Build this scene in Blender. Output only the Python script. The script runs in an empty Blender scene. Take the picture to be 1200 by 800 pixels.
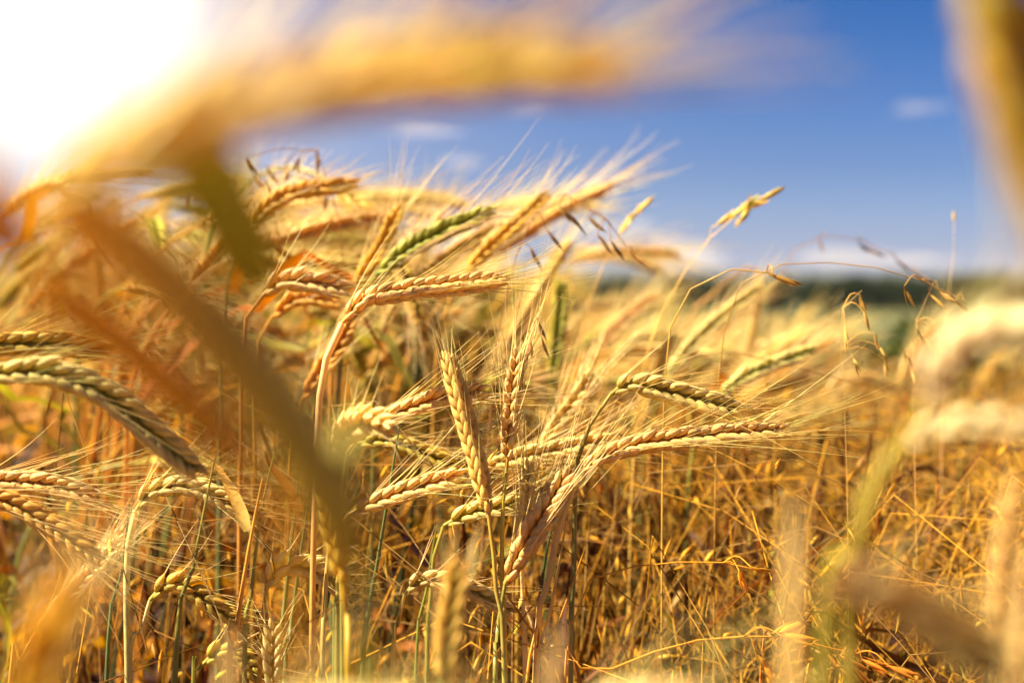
import bpy, math, random
import numpy as np
from mathutils import Vector, Euler

# ------------------------------------------------------------------ camera, sky, sun, exposure
sc = bpy.context.scene
COL = sc.collection
R = math.radians
CAM_H, PITCH, FOCAL = 1.05, R(2.4), 50.0

cd = bpy.data.cameras.new('camera')
cam = bpy.data.objects.new('camera', cd)
COL.objects.link(cam)
cam.location = (0, 0, CAM_H)
cam.rotation_euler = (R(90) - PITCH, 0, 0)
cd.lens, cd.sensor_width = FOCAL, 36.0
cd.clip_start, cd.clip_end = 0.01, 20000
cd.dof.use_dof = True
cd.dof.focus_distance = 0.65
cd.dof.aperture_fstop = 5.2
cd.dof.aperture_blades = 9
sc.camera = cam

SUN_AZ, SUN_EL = R(-98), R(48)
GLOW_AZ, GLOW_EL = R(-18.4), R(11.2)          # sun glow added to the sky, apart from the sun lamp
GLOW_DIR = Vector((math.sin(GLOW_AZ) * math.cos(GLOW_EL), math.cos(GLOW_AZ) * math.cos(GLOW_EL), math.sin(GLOW_EL)))
SUN_DIR = Vector((math.sin(SUN_AZ) * math.cos(SUN_EL), math.cos(SUN_AZ) * math.cos(SUN_EL), math.sin(SUN_EL)))

w = bpy.data.worlds.new('World'); sc.world = w; w.use_nodes = True
nt = w.node_tree; N = nt.nodes; L = nt.links
for n in list(N): N.remove(n)
out = N.new('ShaderNodeOutputWorld'); bg = N.new('ShaderNodeBackground')
sky = N.new('ShaderNodeTexSky'); sky.sky_type = 'NISHITA'; sky.sun_disc = False
sky.sun_elevation, sky.sun_rotation = SUN_EL, SUN_AZ
sky.altitude = 0; sky.air_density = 1.0; sky.dust_density = 0.6; sky.ozone_density = 3.0
# clear summer air: deep blue overhead, paling to lavender white at the horizon
def nrm_z_ramp():
    t = N.new('ShaderNodeTexCoord'); n_ = N.new('ShaderNodeVectorMath'); n_.operation = 'NORMALIZE'; s_ = N.new('ShaderNodeSeparateXYZ')
    cr = N.new('ShaderNodeValToRGB'); L.new(t.outputs['Generated'], n_.inputs[0]); L.new(n_.outputs[0], s_.inputs[0]); L.new(s_.outputs[2], cr.inputs[0])
    stops = [(0, (1.5, 1.05, 1.45)), (.047, (1.25, .97, 1.2)), (.077, (.92, .80, 1.03)), (.187, (.21, .565, .88)), (.5, (.36, .40, .42))]
    e = cr.color_ramp.elements
    while len(e) < len(stops): e.new(.5)
    for k, (p_, c_) in enumerate(stops):
        e[k].position = p_; e[k].color = (c_[0] * .50 * SKY_K, c_[1] * .80 * SKY_K, c_[2] * 1.15 * SKY_K, 1)
    return cr.outputs[0]
SKY_K = 0.45
tint = N.new('ShaderNodeMix'); tint.data_type = 'RGBA'; tint.blend_type = 'MULTIPLY'
tint.inputs[0].default_value = 1.0
L.new(nrm_z_ramp(), tint.inputs[7])
L.new(sky.outputs[0], tint.inputs[6])
# glow added to the sky, keyed to its direction; also backlights the crop
tc = N.new('ShaderNodeTexCoord'); dot = N.new('ShaderNodeVectorMath'); dot.operation = 'DOT_PRODUCT'
dot.inputs[1].default_value = GLOW_DIR
nrm = N.new('ShaderNodeVectorMath'); nrm.operation = 'NORMALIZE'
L.new(tc.outputs['Generated'], nrm.inputs[0]); L.new(nrm.outputs[0], dot.inputs[0])
def mth(op, a, b):
    m = N.new('ShaderNodeMath'); m.operation = op
    for i, v in enumerate((a, b)):
        if isinstance(v, (int, float)): m.inputs[i].default_value = v
        else: L.new(v, m.inputs[i])
    return m.outputs[0]
clampd = mth('MAXIMUM', dot.outputs['Value'], 0.0)
g1 = mth('ADD', mth('MULTIPLY', mth('POWER', clampd, 18.0), 1.0), mth('MULTIPLY', mth('POWER', clampd, 80.0), 3.0))
g2 = mth('ADD', mth('MULTIPLY', mth('POWER', clampd, 500.0), 40.0), mth('MULTIPLY', mth('POWER', clampd, 4000.0), 9000.0))  # tight bright core added as warm backlight for bristles and rims
gl = mth('ADD', g1, g2)
gcol = N.new('ShaderNodeVectorMath'); gcol.operation = 'SCALE'
gcol.inputs[0].default_value = (1.0, 0.77, 0.43); L.new(gl, gcol.inputs['Scale'])
add = N.new('ShaderNodeVectorMath'); add.operation = 'ADD'
L.new(tint.outputs[2], add.inputs[0]); L.new(gcol.outputs[0], add.inputs[1])
L.new(add.outputs[0], bg.inputs['Color']); bg.inputs['Strength'].default_value = 0.05
L.new(bg.outputs[0], out.inputs[0])

sd = bpy.data.lights.new('sun', 'SUN'); sd.energy = 5.0; sd.angle = R(0.5); sd.color = (1.0, 0.83, 0.58)
so = bpy.data.objects.new('sun', sd); COL.objects.link(so)
so.rotation_euler = (-SUN_DIR).to_track_quat('-Z', 'Y').to_euler()
so.location = SUN_DIR * 50

sc.view_settings.view_transform = 'Standard'
sc.view_settings.look = 'None'
sc.view_settings.gamma = 1.0
sc.view_settings.use_curve_mapping = False
sc.view_settings.exposure = 2.0
sc.render.engine = 'CYCLES'
cy = sc.cycles
cy.use_denoising = True
cy.max_bounces = 10; cy.diffuse_bounces = 5; cy.transmission_bounces = 6; cy.transparent_max_bounces = 12
cy.volume_bounces = 1
cy.sample_clamp_indirect = 6.0
cy.caustics_reflective = False; cy.caustics_refractive = False

# ------------------------------------------------------------------ helpers
rng = np.random.default_rng(11)
rnd = random.Random(5)
KPX = 36.0 / FOCAL / 1200.0
CF = np.array([0, math.cos(PITCH), -math.sin(PITCH)])
CU = np.array([0, math.sin(PITCH), math.cos(PITCH)])
CR = np.array([1.0, 0, 0])
CP = np.array([0, 0, CAM_H])

def P(px, py, d):                       # a point of the place, d metres out along the line of sight
    return CP + CF * d + CR * ((px - 600) * KPX * d) + CU * ((400 - py) * KPX * d)

def unit(v):
    v = np.asarray(v, float); n = np.linalg.norm(v, axis=-1, keepdims=True)
    return v / np.maximum(n, 1e-12)

def spline(pts, n):                     # centripetal-like Catmull-Rom, resampled evenly
    p = np.asarray(pts, float)
    if len(p) == 2:
        t = np.linspace(0, 1, n)[:, None]; return p[0] * (1 - t) + p[1] * t
    a = np.vstack([2 * p[0] - p[1], p, 2 * p[-1] - p[-2]])
    o = []
    for i in range(1, len(a) - 2):
        t = np.linspace(0, 1, 24, endpoint=False)[:, None]
        p0, p1, p2, p3 = a[i - 1], a[i], a[i + 1], a[i + 2]
        o.append(0.5 * (2 * p1 + (p2 - p0) * t + (2 * p0 - 5 * p1 + 4 * p2 - p3) * t ** 2 + (3 * p1 - p0 - 3 * p2 + p3) * t ** 3))
    o = np.vstack(o + [p[-1:]])
    s = np.r_[0, np.cumsum(np.linalg.norm(np.diff(o, axis=0), axis=1))]
    q = np.linspace(0, s[-1], n)
    return np.stack([np.interp(q, s, o[:, k]) for k in range(3)], 1)

def plen(p): return float(np.linalg.norm(np.diff(p, axis=0), axis=1).sum())

def frames(p, up):
    t = unit(np.gradient(p, axis=0))
    n = np.zeros_like(t)
    u = np.asarray(up, float)
    for i in range(len(p)):
        v = u - t[i] * np.dot(u, t[i])
        if np.linalg.norm(v) < 1e-6: v = np.cross(t[i], [1, 0.3, 0.2])
        u = v / np.linalg.norm(v); n[i] = u
    return t, n, np.cross(t, n)

class MB:
    def __init__(s): s.v = []; s.q = []; s.c = []; s.n = 0
    def add(s, v, q, c):
        v = np.asarray(v, float).reshape(-1, 3); q = np.asarray(q, int).reshape(-1, 4)
        c = np.asarray(c, float)
        if c.ndim == 1: c = np.tile(c, (len(v), 1))
        s.v.append(v); s.q.append(q + s.n); s.c.append(c); s.n += len(v)
    def arrays(s): return np.vstack(s.v), np.vstack(s.q), np.vstack(s.c)
    def mesh(s, name, mat, origin=(0, 0, 0)):
        v, q, c = s.arrays(); v = v - np.asarray(origin, float)
        return make_mesh(name, v, q, c, mat)

def make_mesh(name, v, q, c, mat):
    tri = q[:, 3] == q[:, 2]
    me = bpy.data.meshes.new(name)
    tot = np.where(tri, 3, 4); start = np.r_[0, np.cumsum(tot)[:-1]]
    m = np.ones(q.shape, bool); m[tri, 3] = False
    idx = q[m]
    me.vertices.add(len(v)); me.vertices.foreach_set('co', v.astype(np.float32).ravel())
    me.loops.add(len(idx)); me.loops.foreach_set('vertex_index', idx.astype(np.int32))
    me.polygons.add(len(q)); me.polygons.foreach_set('loop_start', start.astype(np.int32))
    me.polygons.foreach_set('loop_total', tot.astype(np.int32))
    me.polygons.foreach_set('use_smooth', np.ones(len(q), bool))
    a = me.color_attributes.new('tone', 'FLOAT_COLOR', 'POINT')
    a.data.foreach_set('color', np.c_[c, np.ones(len(c))].astype(np.float32).ravel())
    me.materials.append(mat); me.update(); me.validate()
    return me

def link(name, me, parent=None):
    o = bpy.data.objects.new(name, me); COL.objects.link(o)
    if parent is not None: o.parent = parent
    return o

def tag(o, label=None, cat=None, group=None, kind=None):
    if label: o['label'] = label
    if cat: o['category'] = cat
    if group: o['group'] = group
    if kind: o['kind'] = kind
    return o

def empty(name, loc):
    o = bpy.data.objects.new(name, None); COL.objects.link(o); o.location = loc; o.empty_display_size = 0.02
    return o

def tube(mb, p, r, col, sides=6, up=(0.2, -1, 0.1), close=True):
    p = np.asarray(p, float); k = len(p); r = np.broadcast_to(np.asarray(r, float), (k,))
    t, n, b = frames(p, up)
    a = np.linspace(0, 2 * np.pi, sides, endpoint=False)
    ring = n[:, None, :] * np.cos(a)[None, :, None] + b[:, None, :] * np.sin(a)[None, :, None]
    v = (p[:, None, :] + ring * r[:, None, None]).reshape(-1, 3)
    i = np.arange(k - 1)[:, None] * sides; j = np.arange(sides)[None, :]; j2 = (j + 1) % sides
    q = np.stack([i + j, i + j2, i + sides + j2, i + sides + j], -1).reshape(-1, 4)
    c = np.asarray(col, float)
    if c.ndim == 2: c = np.repeat(c, sides, axis=0)
    mb.add(v, q, c)

def strip(mb, p, wd, col, up, twist=0.0, fold=0.25, across=3, phase=0.0):
    """leaf blade: a folded strip along p, width wd (array), turning by twist along its length"""
    k = len(p); t, n, b = frames(p, up)
    th = np.linspace(0, twist, k)[:, None] + phase
    nn = n * np.cos(th) + b * np.sin(th); bb = np.cross(t, nn)
    u = np.linspace(-1, 1, across)
    v = p[:, None, :] + bb[:, None, :] * (u[None, :, None] * (wd[:, None, None] / 2)) + nn[:, None, :] * (np.abs(u)[None, :, None] * wd[:, None, None] * fold)
    i = np.arange(k - 1)[:, None] * across; j = np.arange(across - 1)[None, :]
    q = np.stack([i + j, i + j + 1, i + across + j + 1, i + across + j], -1).reshape(-1, 4)
    c = np.asarray(col, float)
    if c.ndim == 2: c = np.repeat(c, across, axis=0)
    mb.add(v.reshape(-1, 3), q, c)

def mixc(a, b, t):
    a = np.asarray(a, float); b = np.asarray(b, float); t = np.asarray(t, float)
    return a + (b - a) * t[..., None] if t.ndim else a + (b - a) * float(t)

# ------------------------------------------------------------------ materials
def plant_mat(name, trans, rough, noise_scale, vary=0.25, spec=0.35, sat=1.25):
    m = bpy.data.materials.new(name); m.use_nodes = True
    nt = m.node_tree; N = nt.nodes; L = nt.links
    for n in list(N): N.remove(n)
    o = N.new('ShaderNodeOutputMaterial'); p = N.new('ShaderNodeBsdfPrincipled'); tr = N.new('ShaderNodeBsdfTranslucent')
    mx = N.new('ShaderNodeMixShader'); mx.inputs[0].default_value = trans
    at = N.new('ShaderNodeVertexColor'); at.layer_name = 'tone'
    tcn = N.new('ShaderNodeTexCoord')
    nz = N.new('ShaderNodeTexNoise'); nz.inputs['Scale'].default_value = noise_scale; nz.inputs['Detail'].default_value = 3
    L.new(tcn.outputs['Object'], nz.inputs['Vector'])
    mr = N.new('ShaderNodeMapRange'); mr.inputs[1].default_value = 0.3; mr.inputs[2].default_value = 0.7
    mr.inputs[3].default_value = 1 - vary; mr.inputs[4].default_value = 1 + vary
    L.new(nz.outputs['Fac'], mr.inputs[0])
    oi = N.new('ShaderNodeObjectInfo')
    mr2 = N.new('ShaderNodeMapRange'); mr2.inputs[3].default_value = 0.485; mr2.inputs[4].default_value = 0.512
    L.new(oi.outputs['Random'], mr2.inputs[0])
    hs = N.new('ShaderNodeHueSaturation')
    L.new(mr2.outputs[0], hs.inputs['Hue']); L.new(mr.outputs[0], hs.inputs['Value']); L.new(at.outputs[0], hs.inputs['Color'])
    L.new(hs.outputs[0], p.inputs['Base Color'])
    hs2 = N.new('ShaderNodeHueSaturation'); hs2.inputs['Saturation'].default_value = sat; hs2.inputs['Value'].default_value = 1.1
    L.new(hs.outputs[0], hs2.inputs['Color']); L.new(hs2.outputs[0], tr.inputs['Color'])
    p.inputs['Roughness'].default_value = rough; p.inputs['Specular IOR Level'].default_value = spec
    nz2 = N.new('ShaderNodeTexNoise'); nz2.inputs['Scale'].default_value = noise_scale * 6; nz2.inputs['Detail'].default_value = 2
    L.new(tcn.outputs['Object'], nz2.inputs['Vector'])
    bp = N.new('ShaderNodeBump'); bp.inputs['Strength'].default_value = 0.35; bp.inputs['Distance'].default_value = 0.0006
    L.new(nz2.outputs['Fac'], bp.inputs['Height']); L.new(bp.outputs[0], p.inputs['Normal'])
    L.new(p.outputs[0], mx.inputs[1]); L.new(tr.outputs[0], mx.inputs[2]); L.new(mx.outputs[0], o.inputs[0])
    return m

M_EAR = plant_mat('grain_husk', 0.34, 0.5, 260, 0.22, 0.4)
M_AWN = plant_mat('awn_bristle', 0.35, 0.4, 60, 0.15, 0.5)
M_STEM = plant_mat('straw_stem', 0.28, 0.42, 45, 0.25, 0.45)
M_LEAF = plant_mat('dry_leaf', 0.40, 0.6, 70, 0.35, 0.25, 1.1)
M_WOOD = plant_mat('woodland_leaf', 0.12, 0.8, 0.3, 0.3, 0.1)
M_GREEN = plant_mat('green_leaf', 0.4, 0.5, 12, 0.4, 0.3)

# colours of the plant itself
STRAW = np.array([0.70, 0.45, 0.075]); CREAM = np.array([0.84, 0.66, 0.29]); GOLD = np.array([0.70, 0.38, 0.02])
PINK = np.array([0.78, 0.55, 0.15]); GREEN = np.array([0.25, 0.29, 0.035]); OLIVE = np.array([0.44, 0.37, 0.055])
BROWN = np.array([0.38, 0.145, 0.014]); DRY = np.array([0.60, 0.285, 0.026]); STEMG = np.array([0.12, 0.17, 0.055])
STEMS = np.array([0.60, 0.335, 0.05]); AWN = np.array([0.88, 0.70, 0.32]); SEED = np.array([0.32, 0.17, 0.05])

# ------------------------------------------------------------------ barley ear
def kernel_template(sides, ts, rs):
    ts = np.array(ts); rs = np.array(rs)
    a = np.linspace(0, 2 * np.pi, sides, endpoint=False)
    x = rs[:, None] * np.cos(a)[None]; y = rs[:, None] * np.sin(a)[None]
    z = np.repeat(ts[:, None], sides, 1)
    y = y + (0.55 * (ts * (1 - ts)) * 1.0)[:, None]           # the back of the husk bulges outwards
    v = np.stack([x, y, z], -1).reshape(-1, 3)
    k = len(ts); i = np.arange(k - 1)[:, None] * sides; j = np.arange(sides)[None]; j2 = (j + 1) % sides
    q = np.stack([i + j, i + j2, i + sides + j2, i + sides + j], -1).reshape(-1, 4)
    return v, q, np.repeat(ts, sides)
K_HI = kernel_template(8, [0, .10, .25, .42, .60, .78, .92, 1], [.12, .60, .92, 1.0, .86, .55, .24, .03])
K_MID = kernel_template(5, [0, .25, .6, 1], [.2, .95, .85, .04])
K_LO = kernel_template(3, [0, .4, 1], [.25, 1, .05])

def build_ear(p, col, tipcol, roll=0.0, thick=1.0, awn_len=0.042, awn_spread=0.30, res='hi', rs=None, up=(0, -1, 0.15), awn_col=AWN, spacing=0.0053, open_=1.0, awn_r=1.0, bias=0.0):
    """p: even path, base to tip.  Returns (husks, bristles)."""
    g = rs or rng
    thick = thick * 1.03
    L_ = plen(p); ks, aw = MB(), MB()
    tmpl = {'hi': K_HI, 'mid': K_MID, 'lo': K_LO}[res]
    if res == 'lo': spacing *= 1.6
    n = max(6, int(L_ / spacing))
    s = (np.arange(n) + 0.3) / n
    q = np.linspace(0, 1, len(p))
    t, nn, bb = frames(p, up)
    rows = [(-0.62, 0.0), (0.62, 0.0), (np.pi - 0.62, 0.5), (np.pi + 0.62, 0.5)]
    T_, Q_, tt = tmpl
    for ang, off in rows:
        ss = np.clip(s + off / n, 0, 1)
        pos = np.stack([np.interp(ss, q, p[:, k]) for k in range(3)], 1)
        tx = unit(np.stack([np.interp(ss, q, t[:, k]) for k in range(3)], 1))
        n1 = unit(np.stack([np.interp(ss, q, nn[:, k]) for k in range(3)], 1))
        b1 = np.cross(tx, n1)
        th = ang + roll + g.normal(0, 0.07, n)
        rad = b1 * np.cos(th)[:, None] + n1 * np.sin(th)[:, None]
        prof = np.interp(ss, [0, .08, .22, .7, .9, 1], [.55, .8, 1, 1, .82, .6]) * thick
        tilt = (0.33 + g.normal(0, 0.05, n)) * open_
        tilt = tilt * np.interp(ss, [0, .85, 1], [1, 1, .45])
        kd = unit(tx * np.cos(tilt)[:, None] + rad * np.sin(tilt)[:, None])      # long axis of the husk
        ko = unit(rad - kd * np.sum(rad * kd, 1, keepdims=True))                 # its back
        kx = np.cross(ko, kd)
        ln = 0.0108 * prof * (1 + g.normal(0, 0.05, n)); wd = 0.00235 * prof; tk = 0.0019 * prof
        base = pos + rad * (0.0013 * prof)[:, None]
        if res == 'lo': wd = wd * 1.35; tk = tk * 1.35; ln = ln * 1.3
        v = base[:, None, :] + kx[:, None, :] * (T_[None, :, 0, None] * wd[:, None, None]) + ko[:, None, :] * (T_[None, :, 1, None] * tk[:, None, None] * 1.0) + kd[:, None, :] * (T_[None, :, 2, None] * ln[:, None, None])
        m = len(T_)
        Qs = (Q_[None] + (np.arange(n) * m)[:, None, None]).reshape(-1, 4)
        bright = (1 + g.normal(0, 0.09, n))[:, None, None]
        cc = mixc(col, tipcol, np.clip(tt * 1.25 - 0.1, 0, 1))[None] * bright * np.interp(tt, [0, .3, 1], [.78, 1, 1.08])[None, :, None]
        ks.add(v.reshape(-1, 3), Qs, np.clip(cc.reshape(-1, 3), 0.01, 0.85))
        # bristles: one from the tip of each husk
        if awn_len > 0:
            tip = base + kd * ln[:, None] * 0.97 + ko * (tk * 0.0)[:, None]
            keep = np.ones(n, bool)
            if res == 'lo': keep = g.random(n) < 0.45
            al = .86 * awn_len * np.interp(ss, [0, .3, .8, 1], [.75, 1, 1, .8]) * (1 + g.normal(0, 0.18, n))
            sp = np.abs(awn_spread * (1 + g.normal(0, 0.35, n)))
            d0 = unit(tx * np.cos(sp)[:, None] + rad * np.sin(sp)[:, None] + g.normal(0, 0.05, (n, 3)) + np.array([0, 0, bias]))
            bend = g.normal(0, 0.08, (n, 3))
            nseg = {'hi': 6, 'mid': 4, 'lo': 2}[res]; sd_ = 3
            r0 = {'hi': 0.00024, 'mid': 0.0003, 'lo': 0.0005}[res]
            u = np.linspace(0, 1, nseg)
            line = tip[:, None] + (d0[:, None] * u[None, :, None] + bend[:, None] * (u ** 2)[None, :, None]) * al[:, None, None]
            e1 = unit(np.cross(d0, [0.3, 0.5, 0.8])); e2 = np.cross(d0, e1)
            a = np.linspace(0, 2 * np.pi, sd_, endpoint=False)
            ring = e1[:, None, :] * np.cos(a)[None, :, None] + e2[:, None, :] * np.sin(a)[None, :, None]
            rr = r0 * awn_r * (1 - 0.8 * u)
            vv = line[:, :, None, :] + ring[:, None] * rr[None, :, None, None]
            vv = vv[keep]; na = len(vv)
            i = np.arange(nseg - 1)[:, None] * sd_; j = np.arange(sd_)[None]; j2 = (j + 1) % sd_
            qa = np.stack([i + j, i + j2, i + sd_ + j2, i + sd_ + j], -1).reshape(-1, 4)
            Qa = (qa[None] + (np.arange(na) * nseg * sd_)[:, None, None]).reshape(-1, 4)
            ca = np.repeat(awn_col[None] * (1 + g.normal(0, 0.12, na))[:, None], nseg * sd_, axis=0)
            aw.add(vv.reshape(-1, 3), Qa, np.clip(ca, 0.02, 0.85))
    # rachis
    tube(ks, p, 0.0011 * thick, np.asarray(col) * 0.8, 4)
    return ks, aw

def stem_colours(p, top, low, n_top=0.25):
    z = np.linspace(0, 1, len(p))
    return mixc(top, low, np.clip(z / max(n_top, 1e-3), 0, 1))

def leaf_path(base, az, length, rise, droop, n=14, g=None):
    g = g or rng
    u = np.linspace(0, 1, n)
    h = np.array([math.cos(az), math.sin(az), 0])
    x = length * (0.85 * u - 0.15 * u ** 3)
    z = rise * u * 1.6 - droop * u ** 2.2
    wob = np.cumsum(g.normal(0, 0.006 * length / 0.2, (n, 3)), axis=0); wob -= wob[0]
    return np.asarray(base) + h[None] * x[:, None] + np.array([0, 0, 1.0])[None] * z[:, None] + wob

def leaf_width(n, w0):
    u = np.linspace(0, 1, n)
    return w0 * np.interp(u, [0, .15, .5, .85, 1], [.6, 1, .85, .4, .04])

# ------------------------------------------------------------------ the setting
def ground_z(x, y):
    d = math.hypot(x, y)
    if d < 12: return 0.0
    if d < 210: 
        t = (d - 12) / 198; t = t * t * (3 - 2 * t); return -4.2 * t
    return -4.2
def build_ground():
    radii = [0, .4, .8, 1.3, 2, 3, 4.5, 6.5, 9, 12, 16, 22, 30, 42, 60, 85, 120, 165, 210, 300, 450, 700, 1100, 1800, 2800, 4000]
    A = 72; v = []; q = []
    g = np.random.default_rng(3)
    for r in radii:
        for k in range(A):
            a = 2 * math.pi * k / A; x, y = r * math.sin(a), r * math.cos(a)
            v.append((x, y, ground_z(x, y) + (g.normal(0, 0.012) if 0 < r < 13 else 0)))
    for i in range(len(radii) - 1):
        for k in range(A):
            k2 = (k + 1) % A
            q.append((i * A + k, (i + 1) * A + k, (i + 1) * A + k2, i * A + k2))
    m = bpy.data.materials.new('soil_and_meadow'); m.use_nodes = True
    nt = m.node_tree; N = nt.nodes; L = nt.links; p = N['Principled BSDF']; p.inputs['Roughness'].default_value = 0.95
    tcn = N.new('ShaderNodeTexCoord')
    n1 = N.new('ShaderNodeTexNoise'); n1.inputs['Scale'].default_value = 14; n1.inputs['Detail'].default_value = 6
    L.new(tcn.outputs['Object'], n1.inputs['Vector'])
    soil = N.new('ShaderNodeValToRGB'); soil.color_ramp.elements[0].color = (.04, .02, .006, 1); soil.color_ramp.elements[1].color = (.20, .10, .025, 1)
    L.new(n1.outputs['Fac'], soil.inputs[0])
    n2 = N.new('ShaderNodeTexNoise'); n2.inputs['Scale'].default_value = 0.05; n2.inputs['Detail'].default_value = 5
    mp = N.new('ShaderNodeMapping'); mp.inputs['Scale'].default_value = (0.35, 1.6, 1); L.new(tcn.outputs['Object'], mp.inputs[0]); L.new(mp.outputs[0], n2.inputs['Vector'])
    mead = N.new('ShaderNodeValToRGB')
    e = mead.color_ramp.elements; e[0].position = .38; e[0].color = (.03, .04, .006, 1); e[1].position = .62; e[1].color = (.075, .075, .010, 1)
    L.new(n2.outputs['Fac'], mead.inputs[0])
    ln = N.new('ShaderNodeVectorMath'); ln.operation = 'LENGTH'; L.new(tcn.outputs['Object'], ln.inputs[0])
    mr = N.new('ShaderNodeMapRange'); mr.inputs[1].default_value = 13; mr.inputs[2].default_value = 17; L.new(ln.outputs['Value'], mr.inputs[0])
    mx = N.new('ShaderNodeMix'); mx.data_type = 'RGBA'; L.new(mr.outputs[0], mx.inputs[0]); L.new(soil.outputs[0], mx.inputs[6]); L.new(mead.outputs[0], mx.inputs[7])
    L.new(mx.outputs[2], p.inputs['Base Color'])
    me = make_mesh('ground', np.array(v), np.array(q), np.full((len(v), 3), .2), m)
    tag(link('ground', me), 'brown field soil under the crop with green meadow beyond', 'ground', kind='structure')
build_ground()

def build_hills():
    g = np.random.default_rng(8); nx = 160; xs = np.linspace(-3600, 3600, nx)
    h = 24 + .5 * (16 * np.sin(xs / 640 + .4) + 10 * np.sin(xs / 230 + 1) + 14 * (xs / 3000) + g.normal(0, 1.4, nx))
    prof = [(-500, -.2), (-250, .35), (-90, .8), (0, 1), (200, .85), (700, -.2)]
    v = []; q = []
    for dy, f in prof:
        for i in range(nx): v.append((xs[i], 3300 + dy - 0.00004 * xs[i] ** 2, -6 + max(h[i], 8) * f))
    for r in range(len(prof) - 1):
        for i in range(nx - 1): q.append((r * nx + i, r * nx + i + 1, (r + 1) * nx + i + 1, (r + 1) * nx + i))
    m = bpy.data.materials.new('wooded_hill'); m.use_nodes = True; p = m.node_tree.nodes['Principled BSDF']
    nz = m.node_tree.nodes.new('ShaderNodeTexNoise'); nz.inputs['Scale'].default_value = 0.01; nz.inputs['Detail'].default_value = 5
    tcn = m.node_tree.nodes.new('ShaderNodeTexCoord'); m.node_tree.links.new(tcn.outputs['Object'], nz.inputs['Vector'])
    cr = m.node_tree.nodes.new('ShaderNodeValToRGB'); cr.color_ramp.elements[0].color = (.010, .018, .014, 1); cr.color_ramp.elements[1].color = (.028, .036, .022, 1)
    m.node_tree.links.new(nz.outputs['Fac'], cr.inputs[0]); m.node_tree.links.new(cr.outputs[0], p.inputs['Base Color']); p.inputs['Roughness'].default_value = 1
    tag(link('hills', make_mesh('hills', np.array(v), np.array(q), np.full((len(v), 3), .1), m)), 'low wooded hills along the horizon', 'hills', kind='structure')
build_hills()

def leaf_cloud(mb, centres, radii, n, size, cols, g, flat=0.8):
    """small leaf faces spread through lumpy volumes"""
    centres = np.asarray(centres, float); radii = np.asarray(radii, float)
    wgt = radii ** 2; k = g.choice(len(centres), n, p=wgt / wgt.sum())
    d = unit(g.normal(0, 1, (n, 3))); rr = g.random(n) ** 0.45
    pos = centres[k] + d * (radii[k] * rr)[:, None] * np.array([1, 1, flat])
    a = unit(g.normal(0, 1, (n, 3)) + [0, 0, .3]); b = unit(np.cross(a, g.normal(0, 1, (n, 3))))
    sz = size * (0.6 + 0.8 * g.random(n))[:, None]
    v = np.stack([pos - a * sz, pos + b * sz * .45, pos + a * sz, pos - b * sz * .45], 1).reshape(-1, 3)
    q = np.arange(n * 4).reshape(-1, 4)
    c = cols[g.integers(0, len(cols), n)] * (0.75 + 0.5 * g.random(n))[:, None]
    mb.add(v, q, np.repeat(c, 4, 0))

def build_wood():
    g = np.random.default_rng(21); mb = MB(); cs = []; rs = []
    x = -150
    while x < 190:
        y = 262 + g.normal(0, 9); h = 6.6 + g.normal(0, .4) + (0.5 if x > 60 else 0)
        r = 2.2 + g.random() * 1.2
        tube(mb, [(x, y, -4.4), (x + g.normal(0, .2), y, -4.2 + h * .5)], [.28, .14], (.06, .045, .03), 5)
        for k in range(9):
            cs.append((x + g.normal(0, 1.5), y + g.normal(0, 1.5), -4.2 + h * (.10 + .70 * g.random()))); rs.append(1.0 + g.random() * 1.1)
        for k in range(5):
            cs.append((x + g.normal(0, .8), y + g.normal(0, 1.5), -4.2 + .5 + 1.2 * k * (.75 + .25 * g.random()))); rs.append(1.1 + g.random() * .6)
        x += .9 + g.random() * .9
    leaf_cloud(mb, cs, rs, 150000, .42, np.array([[.014, .024, .008], [.020, .030, .009], [.010, .018, .006]]), g, .9)
    tag(link('woodland', mb.mesh('woodland', M_WOOD)), 'dark green far-off belt of trees along the horizon', 'woodland', kind='stuff')
build_wood()

# ------------------------------------------------------------------ clouds (soft volumes far off)
def cloud_mat():
    m = bpy.data.materials.new('cloud_vapour'); m.use_nodes = True; nt = m.node_tree; N = nt.nodes
    for n in list(N): N.remove(n)
    o = N.new('ShaderNodeOutputMaterial'); p = N.new('ShaderNodeVolumePrincipled')
    p.inputs['Color'].default_value = (1, .94, .92, 1); p.inputs['Density'].default_value = 0.0013; p.inputs['Anisotropy'].default_value = 0.25
    nt.links.new(p.outputs[0], o.inputs['Volume']); return m
M_CLOUD = cloud_mat()
def cloud(px, py, wpx, hpx, D, seed, label):
    g = np.random.default_rng(seed); c = P(px, py, D); s = KPX * D
    nu, nv = 40, 22; v = []
    lumps = [(unit(g.normal(0, 1, 3) * [1, .7, .5]), .25 + .35 * g.random(), 5 + 6 * g.random()) for _ in range(11)]
    for i in range(nv + 1):
        ph = math.pi * i / nv
        for j in range(nu):
            t_ = 2 * math.pi * j / nu
            d = np.array([math.sin(ph) * math.cos(t_), math.sin(ph) * math.sin(t_), math.cos(ph)])
            r = .40 + 1.25 * sum(a * math.exp(k * (float(d @ l) - 1)) for l, a, k in lumps)
            z = d[2] * r
            v.append((d[0] * r * wpx / 2 * s, d[1] * r * wpx * .4 * s, (z if z > 0 else z * .55) * hpx / 2 * s))
    q = [(i * nu + j, (i + 1) * nu + j, (i + 1) * nu + (j + 1) % nu, i * nu + (j + 1) % nu) for i in range(nv) for j in range(nu)]
    o = link('cloud', make_mesh('cloud', np.array(v), np.array(q), np.full((len(v), 3), .8), M_CLOUD)); o.location = c
    tag(o, label, 'cloud', 'small fair weather clouds')
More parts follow.
